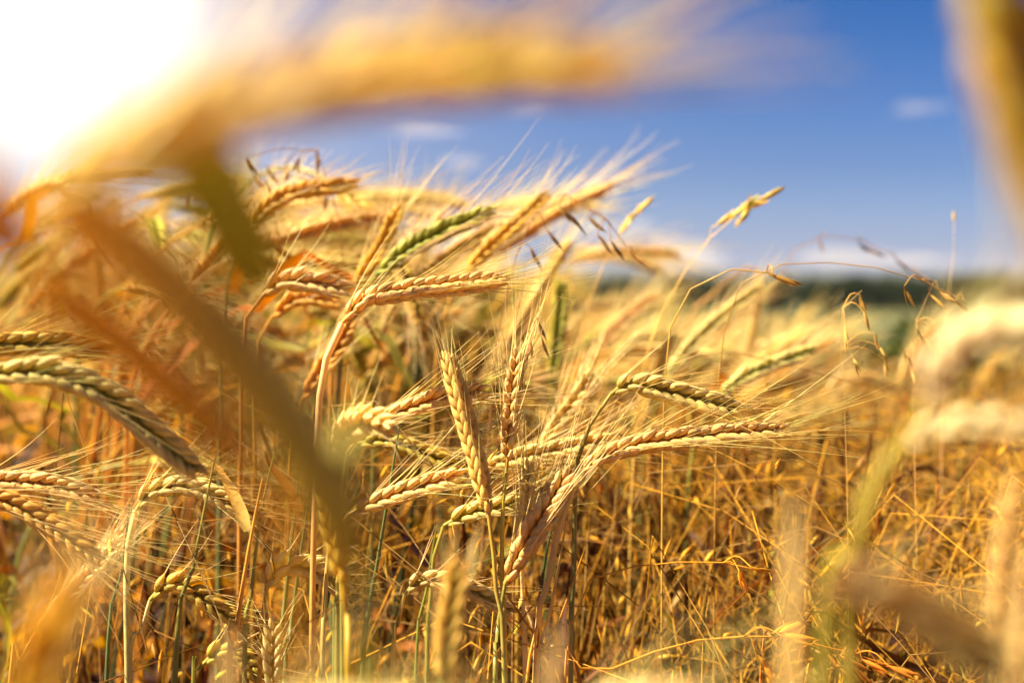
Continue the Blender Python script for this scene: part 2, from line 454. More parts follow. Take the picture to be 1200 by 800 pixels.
for a in [(478, 150, 86, 22, 6900, 1, 'thin stretched white cloud just under the big blurred ear'),
          (602, 130, 34, 18, 6900, 2, 'smallest round cloud puff below the tip of the blurred ear'),
          (540, 192, 60, 20, 7000, 3, 'faint low wisp of cloud above the sharp green ears'),
          (1074, 128, 58, 30, 6800, 4, 'small pinkish cloud alone in the deep blue upper sky'),
          (712, 268, 90, 34, 7200, 5, 'cream cloud behind the drooping wild grass heads'),
          (790, 305, 120, 46, 7300, 6, 'widest white cloud resting on the horizon in the middle'),
          (1050, 305, 130, 36, 7300, 7, 'flat white cloud low over the dark belt of trees'),
          (660, 315, 90, 32, 7400, 8, 'low white cloud on the horizon beside the green upright ear'),
          (890, 322, 100, 20, 7500, 9, 'low hazy strip of cloud touching the horizon')]:
    cloud(*a)

# ------------------------------------------------------------------ air between here and the hills
def build_haze():
    X, zl, zh = 4060.0, -9.0, 60.0
    v = [(x, y, z) for z in (zl, zh) for x, y in ((-X, -X), (X, -X), (X, X), (-X, X))]
    q = [(3, 2, 1, 0), (4, 5, 6, 7), (0, 1, 5, 4), (1, 2, 6, 5), (2, 3, 7, 6), (3, 0, 4, 7)]
    m = bpy.data.materials.new('thin_haze'); m.use_nodes = True; nt = m.node_tree
    for n in list(nt.nodes): nt.nodes.remove(n)
    o = nt.nodes.new('ShaderNodeOutputMaterial'); p = nt.nodes.new('ShaderNodeVolumePrincipled')
    p.inputs['Color'].default_value = (.72, .82, 1, 1); p.inputs['Density'].default_value = 0.00005
    nt.links.new(p.outputs[0], o.inputs['Volume'])
    tag(link('haze', make_mesh('haze', np.array(v), np.array(q), np.full((8, 3), .8), m)), 'thin bluish summer haze over the far land', 'haze', kind='stuff')
build_haze()

# ------------------------------------------------------------------ barley stalks placed by hand
ADD = 'barley stalk'
def hero(label, ear, d, stem, ds=None, col=STRAW, tip=None, roll=0.0, thick=1.0, awn=0.042, spread=0.30, scol=(STEMS, STEMS),
         r=0.0013, res='hi', leaf=None, awn_col=AWN, group=None, foot=None, rtop=None, open_=1.0, awn_r=1.0, prof=None, bias=0.10):
    """ear / stem: lists of picture points; d: distance of ear base and tip; ds: distances at stem points"""
    tip = CREAM if tip is None else tip
    d0, d1 = d if isinstance(d, tuple) else (d, d)
    E = None
    if ear:
        dd = np.linspace(d0, d1, len(ear))
        E = spline([P(x, y, k) for (x, y), k in zip(ear, dd)], 28)
    dl = np.linspace(d0, ds if ds else d0, len(stem) + 1)[1:] if ear else np.full(len(stem), d0)
    S = [P(x, y, k) for (x, y), k in zip(stem, dl)]
    if ear: S = [E[0]] + S
    last = S[-1]; dirn = unit(S[-1] - S[-2])
    slope = dirn[:2] / max(0.35, -dirn[2]) if dirn[2] < -.2 else np.zeros(2)
    h = last[2]; fx = last[:2] + slope * h * 0.30
    if foot is not None: fx = last[:2] + np.asarray(foot)
    S = S + [np.array([*(last[:2] * .62 + fx * .38), h * .55]), np.array([*fx, -0.01])]
    NS = 60 if prof is None else 260
    ps = spline(S, NS); base = np.array([fx[0], fx[1], 0.0])
    root = empty('barley_stalk', base); tag(root, label, ADD, group)
    sm = MB(); u = np.linspace(0, 1, NS)
    rt = r * 0.7 if rtop is None else rtop
    rad = np.interp(u, [0, .12, 1], [rt, r, r * 1.25]) if prof is None else np.interp(u, *prof)
    arc = np.r_[0, np.cumsum(np.linalg.norm(np.diff(ps, axis=0), axis=1))]
    cols = mixc(scol[0], scol[1], np.clip(arc / (0.16 if prof is None else .045), 0, 1))
    tube(sm, ps, rad, cols, 8)
    g = np.random.default_rng(abs(hash(label)) % 1000 if False else sum(map(ord, label)))
    for kn in (0.24 + g.random() * .06, 0.50) if prof is None else ():                        # joints of the straw
        i = int(np.argmin(np.abs(arc - kn * 1.0)))
        if 1 < i < 57:
            pp = spline([ps[i] + unit(ps[i - 1] - ps[i]) * .004, ps[i], ps[i] - unit(ps[i - 1] - ps[i]) * .004], 5)
            tube(sm, pp, rad[i] * np.array([1.02, 1.4, 1.55, 1.4, 1.02]), mixc(cols[i], BROWN, .5), 8)
    link('stem', sm.mesh('stem', M_STEM, base), root)
    if ear:
        ks, aw = build_ear(E, col, tip, roll, thick, awn, spread, res, g, awn_col=awn_col, open_=open_, awn_r=awn_r, bias=bias)
        eo = link('ear', ks.mesh('ear', M_EAR, base), root)
        if aw.n: link('awns', aw.mesh('awns', M_AWN, base), eo)
    for lf in (leaf or []):
        pts, w0, lc = lf[:3]; tw = lf[3] if len(lf) > 3 else 1.5
        ld = lf[4] if len(lf) > 4 else d0
        lp = spline([P(x, y, ld + (.004 if prof is None else .0005) * i) for i, (x, y) in enumerate(pts)], 24)
        m = MB(); wd = leaf_width(24, w0) if prof is None else w0 * np.interp(np.linspace(0, 1, 24), [0, .1, .8, .93, 1], [.6, 1, .95, .6, .1])
        cc = mixc(lc, np.asarray(lc) * [1.1, .85, .7], np.linspace(0, 1, 24))
        strip(m, lp, wd, cc, (0.1, -1, .3), tw, .22 if prof is None else .06)
        link('leaf', m.mesh('leaf', M_LEAF, base), root)
    return root

GR = (STEMG * 1.3, STEMG); GY = (OLIVE * .8, STEMG * 1.2); YS = (STEMS, STEMS * .8); PALE = (CREAM, STEMS)
exec_list = []
# --- sharp ears, left side
hero('plump green-gold ear curving in from the left edge above two slimmer ears', [(-30, 442), (40, 436), (110, 455), (170, 500), (226, 548)], (.545, .56), [(-60, 460), (-95, 540), (-110, 820)], col=OLIVE * 1.1, tip=CREAM, thick=1.12, awn=.045, spread=.22, scol=GY, open_=1.15)
hero('dark striped ear above the plump green-gold ear at the left edge', [(-60, 415), (0, 404), (60, 404), (118, 410)], (.58, .60), [(-90, 440), (-130, 600), (-140, 820)], col=OLIVE, tip=STRAW, thick=1.05, awn=.055, spread=.22, scol=GY)
hero('upper of two golden ears with long bristles poking in at the left edge', [(-50, 566), (0, 563), (50, 566), (104, 578)], .63, [(-75, 580), (-105, 700), (-115, 830)], col=STRAW * .9, tip=CREAM, awn=.06, spread=.26, scol=YS)
hero('lower of two golden ears at the left edge sloping down towards a dry leaf', [(-45, 575), (10, 588), (60, 615), (108, 650)], .62, [(-75, 590), (-120, 720), (-130, 830)], col=STRAW * .85, tip=STRAW, awn=.055, spread=.24, scol=YS)
hero('arched green-gold ear with crooked neck, crossed by a dark green straw', [(160, 597), (178, 577), (215, 570), (255, 582), (296, 602)], .65, [(152, 625), (148, 690), (150, 820)], col=OLIVE * 1.05, tip=CREAM, thick=.98, awn=.04, spread=.30, scol=(CREAM * .9, STEMG * 1.6), rtop=.0016)
hero('small arched ear below the crooked-neck ear, with bluish green stem', [(176, 703), (192, 687), (215, 685), (245, 705), (275, 725)], .65, [(170, 722), (160, 760), (150, 820)], col=OLIVE * 1.05, tip=STRAW, awn=.035, spread=.3, scol=(CREAM * .8, STEMG * 1.8))
hero('slanting pale ear with bristles reaching up to an orange leaf, lower left', [(40, 745), (70, 710), (105, 672), (140, 635)], .70, [(25, 775), (10, 830)], col=STRAW, tip=CREAM, awn=.035, spread=.15, thick=.85, scol=YS, leaf=[([(150, 622), (130, 640), (100, 690), (60, 735)], .006, BROWN * 1.3, 1.2)])
hero('short stubby cream ear bent over beside the blurred straw, kernels wide open', [(312, 690), (326, 668), (350, 664), (378, 672), (404, 690)], .66, [(308, 712), (306, 760), (304, 830)], col=PINK, tip=CREAM, awn=.02, spread=.5, thick=1.05, scol=(STRAW, DRY), open_=1.3)
hero('half hidden ear nodding at the very bottom between green straws', [(238, 778), (256, 764), (280, 770), (304, 792)], .67, [(230, 800), (226, 840)], col=OLIVE, tip=STRAW, awn=.03, scol=GY)
hero('bleached upright ear with short bristles at the bottom edge', [(321, 815), (320, 780), (321, 735)], .64, [(322, 850)], col=CREAM * .9, tip=CREAM, awn=.018, spread=.6, thick=.85, scol=YS, open_=1.35)
# --- sharp ears, middle
hero('sharp cream ear arching right with whitish neck, below the green ears', [(402, 378), (425, 353), (470, 342), (530, 334), (588, 328)], (.64, .66), [(390, 400), (378, 440), (372, 520), (365, 820)], col=STRAW, tip=CREAM, roll=.25, awn=.05, spread=.20, thick=.95, scol=(CREAM, STRAW), rtop=.0016)
hero('bristly golden ear pointing right behind the upright pinkish ear', [(432, 497), (465, 483), (510, 468), (562, 458)], .655, [(420, 505), (405, 540), (398, 640), (395, 820)], col=STRAW, tip=CREAM, awn=.055, spread=.32, thick=.95, scol=(STRAW, STEMG * 1.5))
hero('upright pinkish brown ear leaning left, bare tipped, in front of the rest', [(573, 606), (560, 545), (542, 480), (526, 422)], (.635, .64), [(577, 630), (582, 700), (592, 820)], col=PINK * .85, tip=PINK, awn=.022, spread=.2, thick=.95, roll=.9, scol=(STRAW * .8, STEMG * 2.2))
hero('slim upright golden ear with a spray of bristles fanning from its top', [(594, 545), (597, 500), (601, 455), (606, 418)], .65, [(590, 580), (588, 680), (592, 820)], col=STRAW, tip=CREAM, awn=.05, spread=.24, thick=.8, roll=.3, scol=(OLIVE, STEMS))
hero('long sharp ear arching right at the centre with dark herringbone underside', [(678, 556), (700, 538), (745, 522), (810, 512), (912, 503)], (.65, .655), [(664, 590), (652, 630), (640, 700), (626, 820)], col=STRAW * .95, tip=CREAM, roll=.15, awn=.058, spread=.28, thick=1.0, scol=(CREAM * .9, STEMS), rtop=.0016)
hero('cream ear with two neat kernel rows above the long central ear', [(716, 462), (735, 451), (770, 455), (815, 466), (862, 479)], .66, [(702, 478), (684, 515), (675, 560), (672, 690), (668, 820)], col=OLIVE * 1.2, tip=CREAM, roll=0, awn=.04, spread=.26, thick=1.05, scol=GY, open_=1.2)
hero('pale bristly ear tilted up under the long central ear, shaded side grey green', [(592, 684), (612, 645), (638, 602), (662, 562)], .645, [(586, 715), (582, 760), (580, 830)], col=STRAW * .9, tip=CREAM, roll=.4, awn=.05, spread=.22, thick=1.1, scol=GY)
hero('whitish bristle brush ear just left of the tilted pale ear', [(612, 660), (614, 620), (618, 575), (620, 545)], .665, [(612, 700), (640, 770), (650, 830)], col=CREAM, tip=CREAM, awn=.04, spread=.18, thick=.7, scol=PALE)
hero('pinkish cream ear pointing right under the bristly golden ear', [(408, 603), (440, 588), (485, 572), (535, 558)], .645, [(395, 612), (384, 650), (380, 740), (378, 820)], col=PINK, tip=CREAM, roll=.1, awn=.045, spread=.30, thick=.98, scol=(PINK, STEMG * 1.6))
hero('greenish drooping ear near the bottom, crossed by an upright stem', [(474, 695), (490, 682), (520, 681), (560, 694), (596, 714)], .66, [(468, 712), (464, 750), (460, 820)], col=OLIVE, tip=CREAM, awn=.035, spread=.35, thick=.9, scol=(STRAW, STEMG * 2))
hero('short green-gold ear half hidden behind the upright pinkish ear', [(520, 616), (542, 604), (570, 596), (605, 588)], .68, [(510, 640), (505, 700), (500, 820)], col=OLIVE * 1.1, tip=CREAM, awn=.04, spread=.3, thick=.95, scol=GY)
hero('soft pink fluffy ear facing the viewer beside the blurred green straw', [(392, 530), (408, 505), (428, 492), (452, 500)], (.60, .57), [(392, 570), (400, 680), (402, 830)], col=PINK, tip=CREAM, awn=.02, spread=.5, thick=1.05, scol=GY, open_=1.4)
hero('drooping olive ear behind the pinkish cream ear', [(418, 520), (450, 516), (490, 528), (530, 545)], .70, [(405, 530), (396, 590), (392, 820)], col=OLIVE * .9, tip=STRAW, awn=.045, spread=.28, scol=GY)
hero('pale horizontal ear under the slim upright one, mostly bristles', [(560, 548), (610, 535), (660, 525), (705, 515)], .71, [(545, 560), (535, 640), (530, 820)], col=PINK, tip=CREAM, awn=.055, spread=.3, scol=YS)
hero('bristle-heavy pale ear slanting up behind the central ear', [(625, 540), (650, 500), (672, 470), (690, 440)], .78, [(615, 570), (608, 650), (606, 820)], col=PINK, tip=CREAM, awn=.055, spread=.25, thick=.8, scol=YS)
# --- softer ears against the sky
hero('thick green-gold ear slanting up against the sky, bristles lit white', [(440, 322), (480, 292), (525, 268), (572, 250)], .80, [(420, 350), (400, 420), (392, 560), (388, 830)], col=GREEN * 1.25, tip=OLIVE * 1.2, awn=.05, spread=.32, thick=1.12, scol=GY)
hero('golden ear slanting up just right of the thick green-gold ear', [(545, 318), (580, 285), (610, 258), (637, 232)], .88, [(530, 345), (512, 420), (505, 600), (500, 830)], col=GOLD * 1.2, tip=STRAW, awn=.04, spread=.25, thick=1.05, scol=YS)
hero('olive ear below and parallel to the thick green-gold ear', [(470, 345), (510, 312), (550, 285), (590, 265)], .92, [(455, 370), (440, 450), (432, 830)], col=OLIVE, tip=STRAW, awn=.045, spread=.25, scol=GY)
hero('narrow golden ear rising steeply left of the thick green-gold ear', [(412, 345), (430, 315), (448, 285), (466, 250)], .84, [(402, 370), (388, 440), (380, 830)], col=GOLD * 1.1, tip=STRAW, awn=.045, spread=.3, scol=YS)
hero('golden arched ear silhouetted on the sky under wild grass seeds', [(290, 272), (308, 248), (345, 226), (412, 216)], .85, [(278, 300), (262, 380), (255, 830)], col=GOLD, tip=STRAW, awn=.03, spread=.2, thick=1.05, scol=GY)
hero('cream ear with two bright rows of kernels beside the blurred green leaf', [(308, 346), (325, 332), (360, 330), (402, 338)], .74, [(298, 360), (285, 410), (280, 830)], col=PINK, tip=CREAM, awn=.035, spread=.25, thick=1.1, scol=YS, open_=1.25)
hero('golden ear tucked directly beneath the bright two-row cream ear', [(318, 372), (345, 352), (380, 352), (420, 362)], .82, [(308, 390), (300, 440), (296, 830)], col=GOLD * 1.1, tip=STRAW, awn=.04, spread=.3, scol=YS)
hero('bright green unripe ear standing upright just right of the middle', [(647, 458), (650, 418), (655, 375), (658, 335)], .97, [(645, 500), (642, 600), (640, 830)], col=GREEN * 1.5, tip=OLIVE * 1.1, awn=.035, spread=.15, thick=1.1, scol=(GREEN, STEMG), awn_col=OLIVE * 1.5)
hero('pale green ear slanting up to the dark horizon, right of the middle', [(778, 445), (810, 405), (845, 372), (886, 340)], 1.0, [(768, 475), (752, 560), (745, 830)], col=OLIVE * 1.1, tip=CREAM, awn=.035, spread=.2, thick=1.05, scol=GY)
hero('light green ear pointing right with fine white bristles, over the brown grass', [(840, 466), (872, 442), (908, 426), (952, 410)], .88, [(825, 490), (808, 560), (800, 830)], col=GREEN * 1.4, tip=CREAM, awn=.045, spread=.22, thick=.98, scol=GY)
hero('green-gold slanted ear low behind the fluffy pink one', [(430, 440), (465, 412), (500, 390), (535, 368)], 1.0, [(418, 465), (405, 560), (400, 830)], col=OLIVE * 1.2, tip=STRAW, awn=.035, spread=.2, scol=GY)
hero('orange-gold ear rising beside the neck of the sharp cream ear', [(352, 470), (372, 440), (392, 412), (412, 380)], .80, [(345, 500), (338, 600), (334, 830)], col=GOLD * 1.1, tip=STRAW, awn=.03, spread=.35, scol=YS)
hero('faint hanging golden ear on the horizon right of the pale green ear', [(890, 318), (888, 350), (882, 385), (876, 420)], 1.25, [(888, 308), (872, 315), (835, 345), (800, 420), (790, 830)], col=PINK, tip=CREAM, awn=.03, spread=.15, thick=.8, scol=YS)
# --- foreground, far out of focus
hero('huge blurred golden ear arching across the top of the view', [(50, 246), (100, 204), (185, 160), (290, 119), (430, 90), (560, 77), (695, 78)], (.165, .18), [(78, 246), (180, 318), (285, 425), (365, 540), (405, 650), (425, 830)], ds=.19, col=(.80, .51, .06), tip=(.84, .68, .20), awn=.038, spread=.38, awn_r=1.7, bias=.34, thick=.9, prof=([0, .007, .030, .048, .062, .085, 1], [.0016, .0040, .0044, .0037, .0020, .0009, .0014]), scol=(np.array([.76, .46, .05]), OLIVE),
     leaf=[([(150, 205), (180, 182), (212, 172), (240, 200), (275, 265), (316, 352)], .0095, OLIVE * .42, .15, .185), ([(318, 425), (345, 480), (375, 540), (402, 610)], .0062, OLIVE * .75, .2, .19)])
hero('blurred brown straw crossing the left side, its ear bent out of view', [(42, 320), (0, 272), (-60, 238), (-150, 230)], (.175, .17), [(60, 338), (165, 420), (290, 545), (335, 650), (345, 830)], ds=.21, col=GOLD * 1.2, tip=STRAW, awn=.03, spread=.3, thick=.85, prof=([0, .01, .03, .04, .05, 1], [.0014, .0033, .0032, .0016, .0007, .0012]), scol=(GOLD, GOLD * .75))
hero('blurred yellow leaf tip poking into the bright sky, upper left', [(-300, 150), (-260, 60), (-200, 0), (-120, -40)], (.20, .21), [(-310, 240), (-240, 500), (-200, 830)], col=GOLD * 1.1, tip=STRAW, awn=.02, spread=.2, thick=.85, r=.002, scol=YS, leaf=[([(-300, 200), (-150, -10), (20, 10), (150, 100)], .0105, GOLD * 1.1, .2, .21)])
hero('blurred cream ear arching over at the right edge', [(1084, 474), (1104, 428), (1146, 396), (1205, 390), (1280, 412)], (.27, .26), [(1045, 525), (1010, 610), (985, 700), (962, 830)], ds=.29, col=(.84, .72, .42), tip=(.84, .74, .46), awn=.02, spread=.2, thick=.78, awn_r=1, r=.0014, scol=(OLIVE, GREEN * .9), open_=.9)
hero('blurred pale ear lying level below the cream arch at the right edge', [(1052, 522), (1095, 502), (1160, 496), (1260, 512)], (.29, .28), [(1032, 548), (1010, 605), (1000, 720), (996, 830)], ds=.32, col=(.80, .68, .38), tip=(.84, .74, .46), awn=.02, spread=.15, thick=.55, awn_r=.8, r=.0019, rtop=.0019, scol=(OLIVE * .7, OLIVE * .5))
hero('blurred dark brown ear drooping at the lower right from a bright bent neck', [(968, 694), (1000, 684), (1060, 706), (1150, 762)], (.235, .225), [(946, 716), (932, 755), (926, 830)], col=(.17, .08, .012), tip=(.20, .10, .016), awn=.012, spread=.15, thick=.85, r=.0012, rtop=.0013, scol=(CREAM, STRAW))
hero('blurred pale ear hanging along the right edge', [(1192, 545), (1180, 620), (1172, 700), (1176, 775)], .32, [(1205, 505), (1235, 520), (1262, 640), (1266, 830)], col=STRAW, tip=CREAM, awn=.03, spread=.15, thick=.48, awn_r=.6, scol=YS)
hero('blurred pale straw with ear hanging into the lower right corner', [(1212, 640), (1206, 700), (1196, 790)], .28, [(1222, 600), (1250, 620), (1275, 830)], col=STRAW, tip=CREAM, awn=.02, spread=.2, thick=.5, awn_r=.6, scol=YS)
hero('huge blurred ochre ear hanging down the upper right corner', [(1128, -120), (1162, -20), (1190, 80), (1220, 170), (1256, 280)], (.16, .17), [(1160, -200), (1260, -190), (1330, 60), (1350, 830)], ds=.2, col=OLIVE * .9, tip=GOLD, awn=.028, spread=.25, awn_r=.9, thick=.98, r=.0016, scol=YS)
hero('blurred cream ear across the bottom edge right of the middle', [(640, 880), (700, 842), (760, 830), (830, 842)], .27, [(625, 900)], col=CREAM, tip=CREAM, awn=.03, spread=.35, scol=PALE)
hero('blurred pale ear lying along the bottom edge, left of the middle', [(265, 885), (330, 848), (410, 836), (500, 846)], .26, [(255, 910)], col=CREAM * .9, tip=CREAM, awn=.03, spread=.3, scol=PALE)
hero('blurred orange ear rising in the bottom left corner', [(30, 900), (42, 820), (58, 750), (82, 690)], .23, [(26, 980)], col=GOLD * .9, tip=GOLD * 1.0, awn=.02, spread=.25, thick=.8, scol=YS)
hero('blurred green-gold ear upright at the bottom, left of the upright stems', [(520, 815), (524, 765), (530, 715), (537, 668)], .43, [(516, 880)], col=OLIVE, tip=STRAW, awn=.015, spread=.25, thick=.85, scol=GY)
hero('soft golden ear upright against the lower end of the blurred straw', [(402, 690), (396, 650), (388, 615), (380, 580)], .50, [(404, 740), (408, 830)], col=GOLD, tip=STRAW, awn=.012, spread=.2, thick=.8, roll=.8, scol=(GOLD, OLIVE))

# --- soft ears that fill the crop up to the horizon, right of the middle
for lab, e_, d_, c_ in [
    ('soft straw ear leaning right between the bright green upright ear and the bent grass stem', [(690, 425), (712, 395), (738, 368), (768, 348)], 1.20, STRAW),
    ('soft gold ear leaning right just under the kink of the bent grass stem', [(820, 425), (842, 392), (866, 366), (892, 350)], 1.45, GOLD),
    ('soft drooping ear above the cream two-row ear right of the middle', [(722, 418), (745, 400), (775, 396), (812, 408)], 1.10, OLIVE * 1.2),
    ('soft straw ear low between the slim upright ear and the green upright ear', [(612, 452), (625, 425), (642, 402), (664, 388)], 1.15, PINK),
    ('soft olive ear pointing right behind the light green ear', [(905, 440), (932, 415), (962, 398), (998, 390)], 1.35, OLIVE * 1.2),
    ('soft golden ear standing before the rightmost dark weed', [(1052, 455), (1066, 425), (1084, 398), (1106, 376)], 1.40, GOLD),
    ('soft pale ear drooping before the widest dark weed', [(960, 470), (985, 448), (1015, 442), (1050, 456)], 1.20, STRAW),
    ('soft golden ear behind the tip of the long central ear', [(880, 520), (912, 500), (950, 492), (992, 500)], 1.05, GOLD)]:
    x0, y0 = e_[0]
    hero(lab, e_, d_, [(x0 - 12, y0 + 30), (x0 - 22, y0 + 110), (x0 - 26, 830)], col=c_, tip=CREAM, awn=.045, spread=.28, res='mid', scol=YS)
# --- bare straws in focus (their ears are above, lost in the crop)
def straw(label, pts, d, c0, c1, r=.0013, ear=None, leaf=None, **k):
    return hero(label, ear, d, pts, scol=(c0, c1), r=r, rtop=r * .3, leaf=leaf, **k)
straw('dark green straw crossing in front of the arched crooked-neck ear', [(252, 535), (240, 595), (224, 680), (204, 815)], .635, OLIVE * .7, STEMG * .9, .0014)
straw('dark bluish straw to the left of the crooked-neck stem', [(152, 590), (140, 690), (124, 820)], .65, STEMG, STEMG, .0013)
straw('orange straw with a joint and a folded dry leaf', [(308, 560), (292, 640), (276, 745), (268, 820)], .64, STRAW, DRY, .0016, leaf=[([(290, 622), (278, 590), (262, 560), (248, 535)], .006, PINK, .6)])
straw('yellow straw leaning beside the jointed orange straw', [(322, 530), (306, 600), (292, 720), (286, 820)], .655, OLIVE, STEMG * 1.6, .0013, leaf=[([(352, 600), (335, 570), (316, 545), (310, 528)], .006, BROWN, 1.0)])
straw('bluish green straw behind the stubby bent ear', [(352, 545), (341, 640), (330, 745), (326, 820)], .67, STEMG * 1.4, STEMG * 1.8, .0014)
straw('second bluish straw right against the stubby bent ear', [(366, 560), (352, 650), (338, 760), (334, 820)], .685, STEMG, STEMG * 1.6, .0013)
straw('short dark green straw under the tip of the stubby ear', [(400, 560), (388, 680), (376, 820)], .66, STEMG, STEMG * .8, .0014)
straw('dark straw dropping from the pinkish cream ear', [(468, 500), (452, 600), (436, 700), (424, 820)], .66, STEMG * 1.2, STEMG, .0013)
straw('dull green straw standing left of the greenish drooping ear', [(512, 615), (500, 690), (486, 820)], .69, GREEN, STEMG, .0012)
straw('bright straw-coloured stem leaning from the central ear to the bottom', [(664, 610), (648, 700), (636, 760), (628, 820)], .66, CREAM * .85, STRAW, .0014)
straw('thin dry stem slanting right, ending in a point, under the central ear', [(686, 640), (660, 715), (635, 765), (615, 820)], .64, DRY, STRAW, .0009)
straw('thick bleached stem with a torn sheath at the bottom middle', [(610, 650), (613, 720), (616, 820)], .66, CREAM, CREAM * .9, .0019)
straw('brown broken stem slanting down behind the bleached stem', [(590, 690), (620, 735), (650, 775), (685, 825)], .655, BROWN, BROWN * 1.2, .0011)
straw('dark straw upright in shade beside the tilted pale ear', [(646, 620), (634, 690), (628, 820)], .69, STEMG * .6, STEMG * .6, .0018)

# ------------------------------------------------------------------ the crop behind: copies of a few grown stalks
def proto_arrays(i, res):
    g = np.random.default_rng(100 + i)
    bend = [35, 60, 95, 75, 25, 110, 80, 50, 125, 15, 90, 65][i % 12] + g.normal(0, 8)
    eL = .078 + .022 * g.random(); top = .90
    n = 40; a = np.zeros(n); cur = np.array([0., 0, 0]); pts = [cur.copy()]
    lean = R(3 + 6 * g.random()); Ls = .94; Ln = .12
    # straw: nearly straight, then a tight neck, then the ear goes on curving
    seg = np.r_[np.full(22, (Ls - Ln) / 22), np.full(14, Ln / 14), np.full(24, eL / 24)]
    ang = np.r_[np.linspace(lean * .4, lean, 22), np.linspace(lean, lean + R(bend) * .75, 14), np.linspace(lean + R(bend) * .75, lean + R(bend), 24)]
    side = g.normal(0, .12)
    for s_, th in zip(seg, ang):
        cur = cur + s_ * np.array([math.sin(th), math.sin(th) * side, math.cos(th)]); pts.append(cur.copy())
    pts = np.array(pts); S, E = pts[:37], pts[36:]
    kind = i % 6
    col = [STRAW, GOLD, OLIVE * 1.15, PINK, OLIVE * 1.3, GREEN * 1.3][kind]; tip = [CREAM, STRAW, STRAW, CREAM, CREAM, OLIVE * 1.3][kind]
    sc_ = [(STRAW, STEMS), (STRAW, DRY), (OLIVE, STEMG * 1.5), (STRAW, DRY), (GOLD, DRY), (GREEN, STEMG)][kind]
    ks, aw = build_ear(spline(E, 24), col, tip, g.random() * 3, 1.0 + g.normal(0, .06), .045 + .012 * g.random(), .24 + .1 * g.random(), res, g)
    sm = MB(); tube(sm, S, np.interp(np.linspace(0, 1, 37), [0, .6, 1], [.0017, .0014, .001]), mixc(sc_[1], sc_[0], np.linspace(0, 1, 37) ** 4), 6 if res != 'lo' else 3)
    lv = []
    for k in range(2):
        z = .22 + .26 * k + .1 * g.random(); b = S[int(z / Ls * 36)]
        lp = leaf_path(b, g.normal(0, .9), .16 + .1 * g.random(), .08 + .06 * g.random(), .12 + .1 * g.random(), 14 if res != 'lo' else 7, g)
        m = MB(); nn_ = len(lp); strip(m, lp, leaf_width(nn_, .006 + .004 * g.random()), [DRY, BROWN, OLIVE * .6][g.integers(0, 3)] * (.9 + .3 * g.random()), (0.2, -.4, 1), g.normal(0, 2), .2, 3)
        lv.append(m)
    return sm, ks, aw, lv

protos = []; ptop = []
for i in range(12):
    sm, ks, aw, lv = proto_arrays(i, 'mid')
    ptop.append(float(ks.arrays()[0][:, 2].max()))
    protos.append((sm.mesh('stem', M_STEM), ks.mesh('ear', M_EAR), aw.mesh('awns', M_AWN), [m.mesh('leaf', M_LEAF) for m in lv]))

def top_height(px):                      # the crop stands higher on the left
    return float(np.interp(px, [-100, 250, 480, 540, 620, 700, 900, 1300], [1.16, 1.16, 1.13, 1.08, 1.04, 1.03, 1.01, .965]))

ZONE = [('golden barley stalk in the soft thick of the crop on the left', 'soft golden stalks on the left'),
        ('hazy barley stalk in the crop behind the sharp central ears', 'hazy stalks behind the central ears'),
        ('hazy barley stalk standing behind the brown wild grass', 'hazy stalks behind the wild grass')]
def stand(k, x, y, zt, rz, label, group):
    stem, ear, awns, leaves = protos[k]
    root = empty('barley_stalk', (x, y, 0)); tag(root, label, ADD, group)
    s = zt / ptop[k]; root.scale = (s, s, s)
    root.rotation_euler = (rnd.gauss(0, .05), rnd.gauss(0.04, .06), rz)
    link('stem', stem, root); e = link('ear', ear, root); link('awns', awns, e)
    for lf in leaves: link('leaf', lf, root)
count = 0
while count < 224:
    d = .93 + 1.7 * rnd.random() ** 1.15
    px = rnd.uniform(-60, 1260) if rnd.random() < .7 else rnd.uniform(-60, 480)
    if px > 640 and d < (1.12 if px < 980 else 1.5) and rnd.random() < .85: continue
    if px > 980 and rnd.random() < .4: continue
    if 330 < px < 760 and d < 1.15: continue
    if 850 < px < 1180 and d < 3.0 and rnd.random() < .8: continue
    x = (px - 600) * KPX * d - .06
    zt = top_height(px) - abs(rnd.gauss(0, .10)) - (.02 if d < 1.1 else 0)
    if px < 640 and d > 2: zt -= .02
    if px > 560 and d > 1.5: zt -= .05 * (d - 1.5) + .03
    rz = rnd.gauss(0, .75)
    z = 0 if px < 480 else (1 if px < 800 else 2)
    stand(rnd.randrange(12), x, d, zt, rz, *ZONE[z]); count += 1

